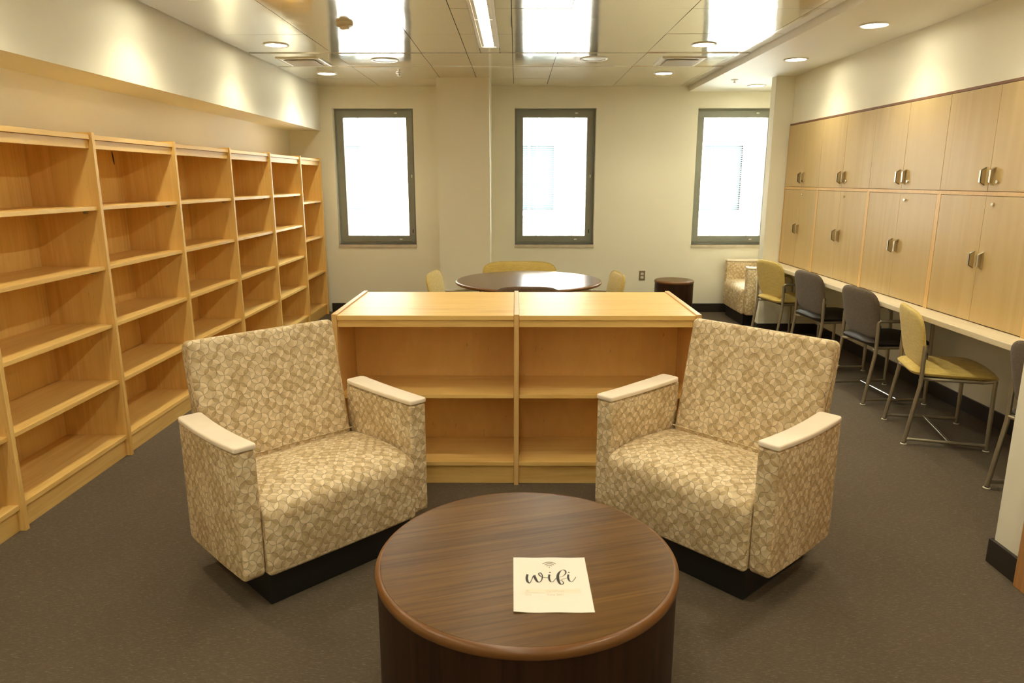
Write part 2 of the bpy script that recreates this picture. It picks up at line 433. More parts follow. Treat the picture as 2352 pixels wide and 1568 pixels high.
# window wall
WIN = [(-2.13, -1.195), (-.015, .93), (2.10, 3.045)]; WZ0, WZ1 = .82, 2.385
mb = MB(); xs = [-2.84]+[q for w_ in WIN for q in w_]+[3.6]
for i in range(0, len(xs), 2): mb.box(xs[i], xs[i+1], YW, YW+.26, 0, 2.9)
for a, b in WIN: mb.box(a, b, YW, YW+.26, 0, WZ0); mb.box(a, b, YW, YW+.26, WZ1, 2.9)
struct('wall_back', mb, 'wall')
struct('column', MB().box(-.838, -.283, 7.847, YW, 0, ZC), 'wall')['label'] = 'painted square column beside the middle window'
# right side: counter recess, end wall, near wall
struct('wall_right', MB().box(3.14, 3.6, 2.73, 7.33, 0, 2.75), 'wall')
struct('wall_right_far', MB().box(3.32, 3.6, 7.46, YW, 0, 2.75), 'wall')
struct('wall_right_upper', MB().box(2.725, 3.14, 2.73, 7.33, 2.112, 2.75), 'wall')
struct('wall_right_end', MB().box(2.54, 3.6, 7.33, 7.46, 0, 2.75), 'wall')
mb = MB().box(2.01, 2.16, 2.50, 2.73, 0, 2.75).box(2.16, 3.6, 2.58, 2.73, 0, 2.75).box(2.01, 2.16, 1.42, 2.50, 2.10, 2.75).box(2.01, 2.16, YB, 1.42, 0, 2.75)
struct('wall_right_near', mb, 'wall')
# ceilings
XS = [-2.262, -1.556, -.800, -.418, -.030, .345, 1.100, 1.867, 1.972]
YS = [-4.70, -3.74, -2.96, -2.18, -1.41, -.64, .14, .92, 1.69, 2.465, 3.24, 4.015, 4.79, 5.585, 6.37, 7.14, 7.92, 8.572]
struct('ceiling', MB().box(-2.275, 1.98, YB, YW, ZC+.03, ZC+.13), 'dark')
mb = MB(); rr = random.Random(3)
def panel(x0, x1, y0, y1):
    g = .0022; tx, ty = rr.uniform(-.0022, .0022), rr.uniform(-.0030, .0030)+(.015 if 6.3 < y0 < 6.4 else 0); cx, cy = (x0+x1)/2, (y0+y1)/2
    N = 5; vs = []; fs = []
    sag = rr.uniform(.0004, .0016)
    for j in range(N+1):
        for i in range(N+1):
            u, v = i/N, j/N; x = x0+g+(x1-x0-2*g)*u; y = y0+g+(y1-y0-2*g)*v
            vs.append((x, y, ZC+(x-cx)*tx+(y-cy)*ty-sag*math.sin(math.pi*u)*math.sin(math.pi*v)))
    for j in range(N):
        for i in range(N): a = j*(N+1)+i; fs.append((a, a+N+1, a+N+2, a+1))
    rim = [i for i in range(N+1)]+[j*(N+1)+N for j in range(1, N+1)]+[N*(N+1)+i for i in range(N-1, -1, -1)]+[j*(N+1) for j in range(N-1, 0, -1)]
    o = len(vs)
    for q in rim: vs.append((vs[q][0], vs[q][1], ZC+.028))
    L = len(rim)
    for i in range(L): fs.append((rim[i], rim[(i+1) % L], o+(i+1) % L, o+i))
    mb.add(vs, fs)
for i in range(len(XS)-1):
    for j in range(len(YS)-1):
        if i in (1, 2) and j == len(YS)-2: continue
        if XS[i] == -.418 and YS[j] < 6.1: continue
        panel(XS[i], XS[i+1], YS[j], YS[j+1])
# round the column and beside the strip light
panel(-1.556, -.845, 7.92, 8.572); panel(-.276, -.030, 7.92, 8.572) if False else None
for j in range(len(YS)-1):
    if YS[j] < 6.1:
        panel(-.418, -.300, YS[j], YS[j+1]); panel(-.136, -.030, YS[j], YS[j+1])
panel(-.300, -.136, 6.125, 6.37)
cp = mb.build('ceiling_panels', 'ceil', smooth=True); tag(cp, kind='structure'); cp.name = 'ceiling_tiles'
struct('ceiling_gypsum', MB().box(1.98, 3.4, YB, YW, ZG, 2.75), 'gyp')
# baseboards
T = .014; BH = .106
struct('baseboard_back', MB().box(-2.25, -.852, YW-T, YW, 0, BH).box(-.27, 3.32, YW-T, YW, 0, BH).box(-.852, -.269, 7.833, 7.847, 0, BH).box(-.852, -.838, 7.847, YW, 0, BH).box(-.283, -.269, 7.847, YW, 0, BH), 'base', bevel=.002)
struct('baseboard_right', MB().box(3.126, 3.14, 2.73, 7.33, 0, BH).box(2.526, 2.54, 7.316, 7.474, 0, BH).box(2.54, 3.126, 7.316, 7.33, 0, BH).box(2.54, 3.3, 7.46, 7.474, 0, BH), 'base', bevel=.002)
struct('baseboard_near', MB().box(1.994, 2.01, 2.556, 2.73, 0, BH).box(1.994, 2.01, YB, 1.34, 0, BH).box(1.994, 3.12, 2.73, 2.744, 0, BH), 'base', bevel=.002)
# door in the near right wall (only the foot of its casing shows)
d = thing('door_1', (2.0, 1.96, 0), kind='structure')
MB().box(-.02, .03, .52, .594, 0, 2.17).box(-.02, .03, -.62, -.545, 0, 2.17).box(-.02, .03, -.545, .52, 2.10, 2.17).build('door_casing', 'door_casing', d, bevel=.004)
MB().box(.06, .10, -.535, .535, .008, 2.095).build('door_leaf', 'door_casing', d, bevel=.003)
MB().lathe([(.027, 0), (.027, .01), (.012, .014), (.012, .05), (.0, .05)], 20, (.06, -.45, 1.0), axis='x').build('door_handle', 'steel', d)
for v_ in d.children[-1].data.vertices: v_.co.x = .12-v_.co.x

# ================================================================= WINDOWS
slots = []
def window(idx, x0, x1):
    W = thing('window_%d' % idx, (x0, YW, WZ0), kind='structure'); w_ = x1-x0; h = WZ1-WZ0; d0 = .105
    fm = MB()
    def ring(m, a, b, y0, y1):    # rectangular ring between inset a and inset b
        m.box(a, w_-a, y0, y1, a, b); m.box(a, w_-a, y0, y1, h-b, h-a); m.box(a, b, y0, y1, b, h-b); m.box(w_-b, w_-a, y0, y1, b, h-b)
    ring(fm, .0, .024, d0, d0+.08); fm.build('window_frame', 'winframe', W, bevel=.002)
    sm = MB(); ring(sm, .022, .098, d0-.008, d0+.06); s_ = sm.build('window_sash', 'winframe', W, bevel=.003)
    g = MB().box(.096, w_-.096, d0+.045, d0+.05, .096, h-.096).build('window_pane', 'glass', W)
    b = MB(); z = .10; k = 0; x_a, x_b = .100, w_-.100
    while z < h-.105:                # thin curved slats between the panes, tilted slightly open
        n = 3; pts = []
        for q in range(n+1):
            t = q/n-.5; ang = math.radians(-10); yy = t*.015; zz = -.0016*(1-4*t*t)*-1
            pts.append((d0+.062+yy*math.cos(ang)-zz*math.sin(ang), z+yy*math.sin(ang)*-1+zz*math.cos(ang)))
        vs = [(x, a, c) for x in (x_a, x_b) for a, c in pts]; vs += [(x, a, c-.0004) for x in (x_a, x_b) for a, c in pts]
        m_ = n+1; fs = [(i, i+1, m_+i+1, m_+i) for i in range(n)]+[(2*m_+i, 3*m_+i, 3*m_+i+1, 2*m_+i+1) for i in range(n)]
        fs += [(0, m_, 3*m_, 2*m_), (n, 2*m_+n, 3*m_+n, m_+n)]
        b.add(vs, fs); z += .0215; k += 1
    b.build('window_blind', 'slat', W)
    c = MB()
    for fx in (.22, .80): xx = x_a+(x_b-x_a)*fx; c.box(xx-.006, xx+.006, d0+.053, d0+.054, .098, h-.098)
    c.build('blind_cords', 'slat', W)
    for (lx, lz, rot, nm) in ((.72, h-.048, 0, 'window_lock'), (.735, .055, 0, 'window_lock'), (w_-.048, .80, 1, 'window_lock')):
        pr = [(.0, -.008), (.010, -.007), (.013, 0)]
        e = MB(); out = [(math.cos(a)*(.019 if abs(math.cos(a)) > 0 else 1), math.sin(a)*.008) for a in [2*math.pi*i/24 for i in range(24)]]
        if rot: out = [(q[1], q[0]) for q in out][::-1]
        n = len(out); vs = [(lx+q[0], d0-.008, lz+q[1]) for q in out]+[(lx+q[0]*.8, d0-.013, lz+q[1]*.8) for q in out]
        e.add(vs, [(i, (i+1) % n, n+(i+1) % n, n+i) for i in range(n)]+[tuple(n+i for i in range(n))])
        L_ = e.build('window_lock', 'white_trim', W)
        MB().lathe([(.0, 0), (.0028, 0), (.0028, .002), (0, .002)], 12, (lx, d0-.0148, lz), axis='y').build('lock_screw', 'black', L_)
    MB().lathe([(0, 0), (.005, 0), (.006, .006), (0, .006)], 14, (w_-.05, d0-.014, .675), axis='y').build('window_button', 'plastic', W)
    MB().box(w_-.056, w_-.046, d0-.0095, d0-.006, .13, .175).build('window_slot', 'black', W, bevel=.001)
    MB().box(-.004 if idx != 3 else 0, w_+.004, -.012, d0, -.038, 0).build('window_sill', 'sill', W, bevel=.003)
for i, (a, b) in enumerate(WIN): window(i+1, a, b)

# the brick building across the gap
fa = thing('brick_building', (0, 15.0, -6), label='pale red brick building seen through the window blinds', cat='building')
FW = [(-4.6, -3.16), (-.70, .78), (3.84, 4.63), (7.2, 8.6)]
m = MB(); ex = [-9.0]+[q for w_ in FW for q in w_]+[13.0]
for i in range(0, len(ex), 2): m.box(ex[i], ex[i+1], 0, .3, 0, 11)
for a, b in FW: m.box(a, b, 0, .3, 0, 6.95).box(a, b, 0, .3, 8.26, 11)
m.build('facade', 'brick', fa)
for a, b in FW:
    fr = MB().box(a-.10, b+.10, -.05, .02, 6.85, 6.95).box(a-.10, b+.10, -.05, .02, 8.26, 8.36).box(a-.10, a, -.05, .1, 6.95, 8.26).box(b, b+.10, -.05, .1, 6.95, 8.26)
    if b-a > 1: fr.box((a+b)/2+.2, (a+b)/2+.25, 0, .1, 6.95, 8.26)
    f_ = fr.build('window_surround', 'extwhite', fa)
    MB().box(a, b, .10, .13, 6.95, 8.26).build('far_pane', 'extglass', f_)
struct('ground_outside', MB().box(-9, 13, 8.9, 15.0, -6.2, -6), plain('pale_paving', (.62, .61, .58), .8))

# ================================================================= CEILING FIXTURES
def downlight(x, y, z, label, on=1.0, r=.100):
    t = thing('downlight', (x, y, z), label=label, cat='ceiling light', group='round recessed downlights')
    MB().lathe([(r*.80, -.001), (r*.80, -.004), (r*.86, -.0075), (r*.97, -.0075), (r, -.004), (r, .004)], 40, cap=False).build('trim_ring', 'white_trim', t, smooth=True)
    MB().lathe([(0, -.0005), (r*.80, -.0005), (r*.80, .004), (0, .004)], 40, cap=False).build('lens', 'lens', t)
    ld = bpy.data.lights.new('downlight_lamp', 'SPOT'); ld.energy = P_DOWN*on; ld.color = WARM; ld.spot_size = math.radians(128); ld.spot_blend = .75; ld.shadow_soft_size = .055
    lo = bpy.data.objects.new('downlight_lamp', ld); COL.objects.link(lo); lo.parent = t; lo.location = (0, 0, -.012)
    return t
rowL = [(7.54, 'round downlight over the bookcases, nearest the window wall'), (5.99, 'round downlight over the bookcases, in front of the square air vent'),
        (4.44, 'round downlight over the bookcases, above the bay with the dark knot'), (2.89, 'round downlight above the left armchair side'), (1.34, 'round downlight at the near left, behind the armchairs'), (-.21, 'round downlight at the far near-left corner behind the camera')]
rowL += [(-1.76, 'unseen downlight added as fill on the left, behind the camera'), (-3.31, 'unseen downlight added as fill on the left, far behind the camera')]  # unseen lamps added behind the camera to fill camera-facing surfaces
for y, l in rowL: downlight(-1.902, y, ZC-.001, l)
rowR = [(7.54, 'round downlight right of centre, between the right air vent and the window wall'), (5.99, 'round downlight right of centre, nearer than the right air vent'),
        (4.44, 'round downlight right of centre, above the right end of the low bookcase'), (2.89, 'round downlight above the right armchair'), (1.34, 'round downlight above the right side of the coffee table'), (-.21, 'round downlight at the near right behind the camera')]
rowR += [(-1.76, 'unseen downlight added as fill on the right, behind the camera'), (-3.31, 'unseen downlight added as fill on the right, far behind the camera')]  # right-hand match of the added, unseen fill lamps
for y, l in rowR: downlight(1.48, y, ZC-.001, l)
rowG = [(2.352, 6.355, 'downlight in the lower plaster ceiling, beside the far end of the cabinets'), (2.345, 5.0, 'largest looking downlight in the lower plaster ceiling, nearest the camera'),
        (2.345, 3.64, 'downlight in the lower plaster ceiling above the nearest desk chair'), (2.58, 8.05, 'faint downlight in the lower plaster ceiling over the corner armchair')]
for x, y, l in rowG: downlight(x, y, ZG-.001, l, on=.35 if y > 8 else .72)

sl = thing('linear_light', (-.218, 0, ZC), label='long recessed fluorescent strip light in the middle of the metal ceiling', cat='ceiling light')
seg = [(5.125, 6.095), (4.10, 5.105), (3.08, 4.08), (2.06, 3.06), (1.04, 2.04), (.02, 1.02), (-1.0, 0), (-2.02, -1.02), (-3.04, -2.04), (-4.06, -3.06)]  # segments behind the camera are unseen, added for frontal fill
MB().box(-.082, -.060, -4.1, 6.12, -.004, .03).box(.060, .082, -4.1, 6.12, -.004, .03).box(-.06, .06, 6.098, 6.12, -.004, .03).box(-.06, .06, -4.1, -4.08, -.004, .03).build('fixture_frame', 'white_trim', sl, bevel=.001)
for a, b in seg:
    L_ = MB().box(-.036, .036, a, b, .006, .012).build('lens', 'strip', sl)
    MB().box(-.060, -.038, a, b, .002, .02).box(.038, .060, a, b, .002, .02).build('reflector', 'white_trim', L_)

def vent(x0, x1, y0, y1, label):
    t = thing('air_vent', ((x0+x1)/2, (y0+y1)/2, ZC), label=label, cat='air vent', group='square ceiling air vents')
    a, b = (x1-x0)/2, (y1-y0)/2
    prof = [(1.0, 0.0), (1.0, -.010), (.97, -.013), (.86, -.013), (.82, -.004)]
    vs = []; fs = []
    for s_, z in prof:
        dx = a-(1-s_)*a; dy = b-(1-s_)*b; vs += [(-dx, -dy, z), (dx, -dy, z), (dx, dy, z), (-dx, dy, z)]
    for k in range(len(prof)-1):
        for i in range(4): j = (i+1) % 4; fs.append((k*4+i, k*4+4+i, k*4+4+j, k*4+j))
    MB().add(vs, fs).build('vent_frame', 'vent', t)
    MB().box(-a*.84, a*.84, -b*.84, b*.84, -.007, -.002).build('vent_back', 'white_trim', t)
    MB().box(-a*.72, a*.72, -b*.72, b*.72, -.020, -.013).box(-.03, .03, -.03, .03, -.014, -.008).build('vent_plate', 'vent_in', t, bevel=.002)
vent(-2.105, -1.722, 6.575, 7.03, 'square air vent in the metal ceiling above the bookcases')
vent(1.272, 1.66, 6.575, 7.03, 'square air vent in the metal ceiling, right of the strip light')
for x, y, l in ((-1.172, 6.71, 'round ceiling speaker in front of the left window'), (.684, 6.655, 'round ceiling speaker in front of the middle window')):
    t = thing('ceiling_speaker', (x, y, ZC), label=l, cat='speaker', group='round ceiling speakers')
    MB().lathe([(.102, -.002), (.104, -.008), (.118, -.010), (.124, -.005), (.124, .004)], 40, cap=False).build('speaker_ring', 'white_trim', t, smooth=True)
    MB().lathe([(0, -.006), (.06, -.006), (.103, -.003), (.103, .002)], 40, cap=False).build('speaker_grille', 'speaker', t, smooth=True)
t = thing('smoke_detector', (-1.172, 5.19, ZC), label='small round smoke detector on the metal ceiling near the left window reflection', cat='smoke detector')
MB().lathe([(.058, .003), (.060, -.008), (.054, -.022), (.034, -.030)], 32, cap=False).build('detector_base', 'vent', t, smooth=True)
MB().lathe([(.034, -.029), (.032, -.040), (.020, -.045), (0, -.045)], 32, cap=False).build('detector_cap', 'white_trim', t, smooth=True)
for x, y, z, l in ((-1.17, 7.50, ZC, 'white sprinkler head on the metal ceiling beside the left downlight row'), (2.21, 7.60, ZG, 'sprinkler head on the lower plaster ceiling near the right window')):
    t = thing('sprinkler_head', (x, y, z), label=l, cat='sprinkler', group='ceiling sprinkler heads')
    MB().lathe([(.036, .003), (.036, -.005), (.024, -.011), (.010, -.013)], 28, cap=False).build('escutcheon', 'white_trim', t, smooth=True)
    MB().lathe([(.009, -.012), (.009, -.026), (.016, -.030), (.016, -.032), (0, -.032)], 20, cap=False).build('deflector', 'steel', t, smooth=True)

# outlet on the window wall
t = thing('wall_outlet', (1.528, YW, .447), label='small metal plate double power outlet low on the window wall', cat='power outlet')
MB().box(-.037, .037, -.007, 0, -.058, .058).build('cover_plate', 'plate', t, bevel=.003)
for z in (-.021, .021):
    s_ = MB(); pts = rounded([(-.017, -.0145), (.017, -.0145), (.017, .0145), (-.017, .0145)], .010, 5); n = len(pts)
    s_.add([(x, -.0072, z+q) for x, q in pts]+[(x, -.010, z+q) for x, q in pts], [(i, (i+1) % n, n+(i+1) % n, n+i) for i in range(n)]+[tuple(n+i for i in range(n))])
    so = s_.build('socket', 'socket', t)
    MB().box(-.0075, -.0055, -.0105, -.0098, z-.001, z+.007).box(.0055, .0075, -.0105, -.0098, z-.001, z+.006).box(-.002, .002, -.0105, -.0098, z-.009, z-.005).build('slot', 'black', so)

# ================================================================= BOOKCASES ALONG THE LEFT WALL
XF, XBK = -2.266, -2.634
def bookcase(y0, y1, label, shelves=(1.425, 1.100, .775, .448), first=False):
    L = y1-y0; D = XF-XBK; dp = .020
    t = thing('tall_bookcase', (XBK, y0, 0), label=label, cat='bookcase', group='tall maple bookcases along the left wall')
    MB().box(0, D+.012, L-.0125, L+.0125, 0, 1.822).build('side_panel', 'maple_z', t, bevel=.0015)
    if first: MB().box(0, D+.012, -.0125, .0125, 0, 1.822).build('side_panel', 'maple_z', t, bevel=.0015)
    a, b = .0135, L-.0135
    MB().box(.002, .014, a, b, .1, 1.79).build('back_panel', 'maple_z', t)
    if 'knot' in label:
        kn = [(.0155*math.cos(q)*0+.0150, .832+.008*math.cos(q)-.006*math.sin(q), 1.715+.045*math.sin(q)) for q in [2*math.pi*i/16 for i in range(16)]]
        MB().add(kn, [tuple(range(16))]).build('wood_knot', 'black', t)
    MB().box(.0, D+.002, a, b, 1.785, 1.810).build('top_board', 'maple_y', t, bevel=.0015)
    MB().box(D-.030, D-.010, a, b, 1.738, 1.784).build('top_rail', 'maple_y', t, bevel=.0015)
    for z in shelves:
        s_ = MB().box(.015, D-.004, a, b, z-.011, z+.011).build('shelf', 'maple_y', t, bevel=.002)
        for q in (.05, D-.075): MB().box(q, q+.015, b-.020, b, z-.028, z-.011).build('shelf_clip', 'plastic', s_)
    MB().box(.0, D-.002, a, b, .104, .128).build('bottom_shelf', 'maple_y', t, bevel=.002)
    MB().box(D-.045, D-.018, a, b, 0, .103).build('plinth_board', 'maple_y', t, bevel=.001)
    return t
bays = [2.06, 2.995, 3.915, 4.845, 5.775, 6.715, 7.648, 8.425]
labs = ['tall maple bookcase bay closest to the camera, cut off at the lower left corner', 'tall maple bookcase bay at the left edge of the photo, second nearest',
        'tall maple bookcase bay behind the left armchair with a dark knot under its top rail', 'fourth tall maple bookcase bay, counted from the camera, partly hidden by the left armchair back',
        'fifth tall maple bookcase bay, third back from the window wall', 'tall maple bookcase bay beside the narrow corner one', 'narrow maple bookcase in the corner by the window wall with wider spaced shelves']
for i in range(7):
    bookcase(bays[i], bays[i+1], labs[i], shelves=(1.425, 1.100, .775, .448) if i < 6 else (1.333, .928, .517), first=(i == 0))

# ================================================================= LOW BOOKCASE
def low_case(x0, x1, label, first):
    L = x1-x0; Y0 = 3.506; D = .768
    t = thing('low_bookcase', (x0, Y0, 0), label=label, cat='bookcase', group='low double sided maple bookcases')
    MB().box(L-.0125, L+.0125, -.010, D+.010, 0, .918).build('side_panel', 'frame_wood', t, bevel=.002)
    if first: MB().box(-.0125, .0125, -.010, D+.010, 0, .918).build('side_panel', 'frame_wood', t, bevel=.002)
    a, b = .0135, L-.0135
    MB().box(a, b, 0, D, .887, .911).build('top_board', 'maple_x', t, bevel=.0015)
    for q in ((.008, .028), (D-.028, D-.008)): MB().box(a, b, q[0], q[1], .850, .886).build('top_rail', 'maple_x', t, bevel=.0015)
    MB().box(a, b, .379, .391, .126, .885).build('back_panel', 'maple_ply', t)
    for q in ((.010, .378), (.392, D-.010)): MB().box(a, b, q[0], q[1], .473, .494).build('shelf', 'maple_x', t, bevel=.002)
    MB().box(a, b, .002, D-.002, .104, .126).build('bottom_shelf', 'maple_x', t, bevel=.002)
    for q in ((.018, .040), (D-.040, D-.018)): MB().box(a, b, q[0], q[1], 0, .103).build('plinth_board', 'maple_x', t, bevel=.001)
M['maple_ply'] = wood('maple_ply', (.74, .43, .13), (.82, .50, .155), (.85, .54, .18), 'z', rough=.38, across=8, along=2.6, fleck=.7, streak=.5)
low_case(-.915, .003, 'left half of the low maple bookcase, behind the left armchair', True)
low_case(.003, .918, 'right half of the low maple bookcase, behind the right armchair', False)

# ================================================================= CABINETS AND COUNTER
XC = 2.70
def pull(parent, y, z, inner):
    """cup pull: thin side plate towards the meeting stile (inner=+1/-1) and a bevelled rim; sticks out towards -x"""
    w_, dp, hh, s_ = .018, .029, .052, .017
    o = [(0, -hh), (-dp, -hh+s_), (-dp, hh-s_), (0, hh)]; i_ = [(0, -hh+.005), (-dp+.004, -hh+s_+.002), (-dp+.004, hh-s_-.002), (0, hh-.005)]
    m = MB(); ya, yb = (y-w_/2, y+w_/2)
    for k in range(3):
        a, b, c, d_ = o[k], o[k+1], i_[k+1], i_[k]
        vs = [(p[0], yy, z+p[1]) for yy in (ya, yb) for p in (a, b, c, d_)]
        m.add(vs, [(0, 1, 2, 3), (7, 6, 5, 4), (0, 4, 5, 1), (1, 5, 6, 2), (2, 6, 7, 3), (3, 7, 4, 0)])
    yp = (yb-.004, yb) if inner > 0 else (ya, ya+.004)
    vs = [(p[0], yy, z+p[1]) for yy in yp for p in o]
    m.add(vs, [(0, 1, 2, 3), (7, 6, 5, 4), (0, 4, 5, 1), (1, 5, 6, 2), (2, 6, 7, 3), (3, 7, 4, 0)])
    return m.build('handle', 'steel', parent, bevel=.0006, seg=1)
def lock(parent, y, z):
    return MB().lathe([(0, -.013), (.0085, -.013), (.0095, -.011), (.0095, 0)], 20, (0, y, z), cap=False, axis='x').build('lock', 'steel', parent, smooth=True)
CY = [7.315, 6.512, 5.572, 4.638, 3.704, 2.76]
ul = ['farthest overhead maple cabinet pair of doors, against the end wall', 'second overhead maple cabinet from the end wall', 'third overhead maple cabinet from the end wall, in the middle of the run', 'fourth overhead maple cabinet from the end wall with the largest looking handles', 'overhead maple cabinet at the right edge, nearest the camera']
ll = ['farthest counter-top maple cabinet, against the end wall, above the far yellow chair', 'second counter-top maple cabinet from the end wall', 'third counter-top maple cabinet from the end wall, in the middle of the run', 'fourth counter-top maple cabinet from the end wall, above the near yellow chair', 'counter-top maple cabinet at the right edge, nearest the camera']
for i in range(5):
    y1, y0 = CY[i], CY[i+1]; W_ = y1-y0; D = .42
    # overhead: full overlay doors
    t = thing('upper_cabinet', (XC, y0, 1.511), label=ul[i], cat='cabinet', group='overhead maple cabinets')
    MB().box(.022, D, .0005, W_-.0005, 0, .585).build('cabinet_body', 'frame_wood', t)
    h = .582; mid = W_/2-(.018 if i == 0 else 0)
    for k, (a, b) in enumerate(((mid+.0015, W_-.0015), (.0015, mid-.0015))):
        dr = MB().box(0, .020, a, b, .002, h).build('door', 'door', t, bevel=.001, seg=1)
        pull(dr, mid+(.042 if k == 0 else -.042), .085, -1 if k == 0 else 1)
        if k: lock(dr, mid-.082 if i != 0 else mid-.06, .055)
    # counter-top: doors inset in a face frame
    t = thing('lower_cabinet', (XC, y0, .752), label=ll[i], cat='cabinet', group='maple cabinets standing on the counter')
    MB().box(.024, D, .0005, W_-.0005, 0, .758).box(-.001, .024, .0005, .020, 0, .758).box(-.001, .024, W_-.020 if i else W_-.012, W_-.0005, 0, .758).box(-.001, .024, .02, W_-.02, .736, .758).build('cabinet_body', 'frame_wood', t)
    mid = W_/2
    for k, (a, b) in enumerate(((mid+.001, W_-.023), (.023, mid-.001))):
        dr = MB().box(.000, .020, a, b, .006, .733).build('door', 'door', t, bevel=.001, seg=1)
        pull(dr, mid+(.041 if k == 0 else -.041), .367, -1 if k == 0 else 1)
        if k: lock(dr, mid-.075, .690)
struct('trim_2', MB().box(2.705, 3.13, 2.76, 7.32, 2.097, 2.112), 'trim_dark')
ct = MB(); ct.box(2.54, 3.138, 2.745, 7.328, .718, .7515); o = ct.build('countertop', 'counter', bevel=.004)
tag(o, 'long cream solid surface countertop under the wall cabinets', 'countertop')
# brackets carrying the counter, against the wall under it
for y in (3.69, 5.56):
    b_ = MB().box(-.03, 0, -.02, .02, -.40, 0).box(-.42, 0, -.02, .02, -.03, 0).build('counter_bracket', 'wall', loc=(3.139, y, .7165)) if False else None

# ================================================================= TABLES
def drum(x, y, r, h, label, name):
    t = thing(name, (x, y, 0), label=label, cat='table')
    q = .016
    MB().lathe([(0, h-.030), (r-.004, h-.030), (r-.001, h-.026)]+[(r-q+q*math.cos(a), h-q+q*math.sin(a)) for a in [math.pi/2*k/6 for k in range(7)]], 96, cap=False).build('table_edge', 'walnut_edge', t, smooth=True)
    MB().lathe([(0, h-.008), (r-q, h-.008), (r-q-.0005, h+.0003), (0, h+.0003)], 96, cap=False).build('tabletop', 'walnut_top', t)
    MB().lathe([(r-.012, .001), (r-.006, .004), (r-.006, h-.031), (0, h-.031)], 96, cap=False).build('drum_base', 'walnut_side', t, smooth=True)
    return t
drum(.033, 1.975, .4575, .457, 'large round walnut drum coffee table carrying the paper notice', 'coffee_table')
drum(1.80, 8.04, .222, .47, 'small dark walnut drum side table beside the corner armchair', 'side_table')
t = thing('round_table', (.107, 6.05, 0), label='round walnut meeting table behind the low bookcase, reflecting the middle window', cat='table')
R = .624
MB().lathe([(0, .712), (R-.03, .712), (R-.008, .716)]+[(R-.014+.014*math.cos(a), .729+.012*math.sin(a)) for a in [math.pi*(-.35)+math.pi*.85*k/8 for k in range(9)]]+[(R-.018, .7415)], 96, cap=False).build('table_edge', 'walnut_edge', t, smooth=True)
MB().lathe([(0, .735), (R-.0175, .735), (R-.0175, .7417), (0, .7417)], 96, cap=False).build('tabletop', 'walnut_table', t)
MB().lathe([(0, .06), (.05, .06), (.045, .10), (.045, .69), (.14, .705), (.14, .7115), (0, .7115)], 32, cap=False).build('pedestal', 'metal', t, smooth=True)
for k in range(4):
    a = math.pi/4+k*math.pi/2; MB().tube([(.03*math.cos(a), .03*math.sin(a), .06), (.33*math.cos(a), .33*math.sin(a), .022)], .022, 12).build('foot', 'metal', t)

# paper with the wifi notice
t = thing('paper_notice', (.1018, 1.8142, .4575), math.radians(.32), label='white letter-size paper notice reading wifi lying on the coffee table', cat='paper')
m = MB(); nx_, ny_ = 12, 14; vs = []
for j in range(ny_+1):
    for i in range(nx_+1):
        x = -.1077+.2154*i/nx_; y = -.1400+.2800*j/ny_
        z = .0006+.0007*(1+math.sin(x*60+1))*max(0, (abs(y)-.11)/.03)
        if i < 2 and j < 2: z += .003*(2-i)*(2-j)/4
        vs.append((x, y, z))
n1 = len(vs); vs += [(x, y, z-.0003) for x, y, z in vs]; fs = []
for j in range(ny_):
    for i in range(nx_):
        a = j*(nx_+1)+i; fs.append((a, a+1, a+nx_+2, a+nx_+1)); fs.append((n1+a, n1+a+nx_+1, n1+a+nx_+2, n1+a+1))
rim = [i for i in range(nx_+1)]+[j*(nx_+1)+nx_ for j in range(1, ny_+1)]+[ny_*(nx_+1)+i for i in range(nx_-1, -1, -1)]+[j*(nx_+1) for j in range(ny_-1, 0, -1)]
for i in range(len(rim)): a, b = rim[i], rim[(i+1) % len(rim)]; fs.append((a, n1+a, n1+b, b))
sh = m.add(vs, fs).build('sheet', 'paper', t, smooth=True)
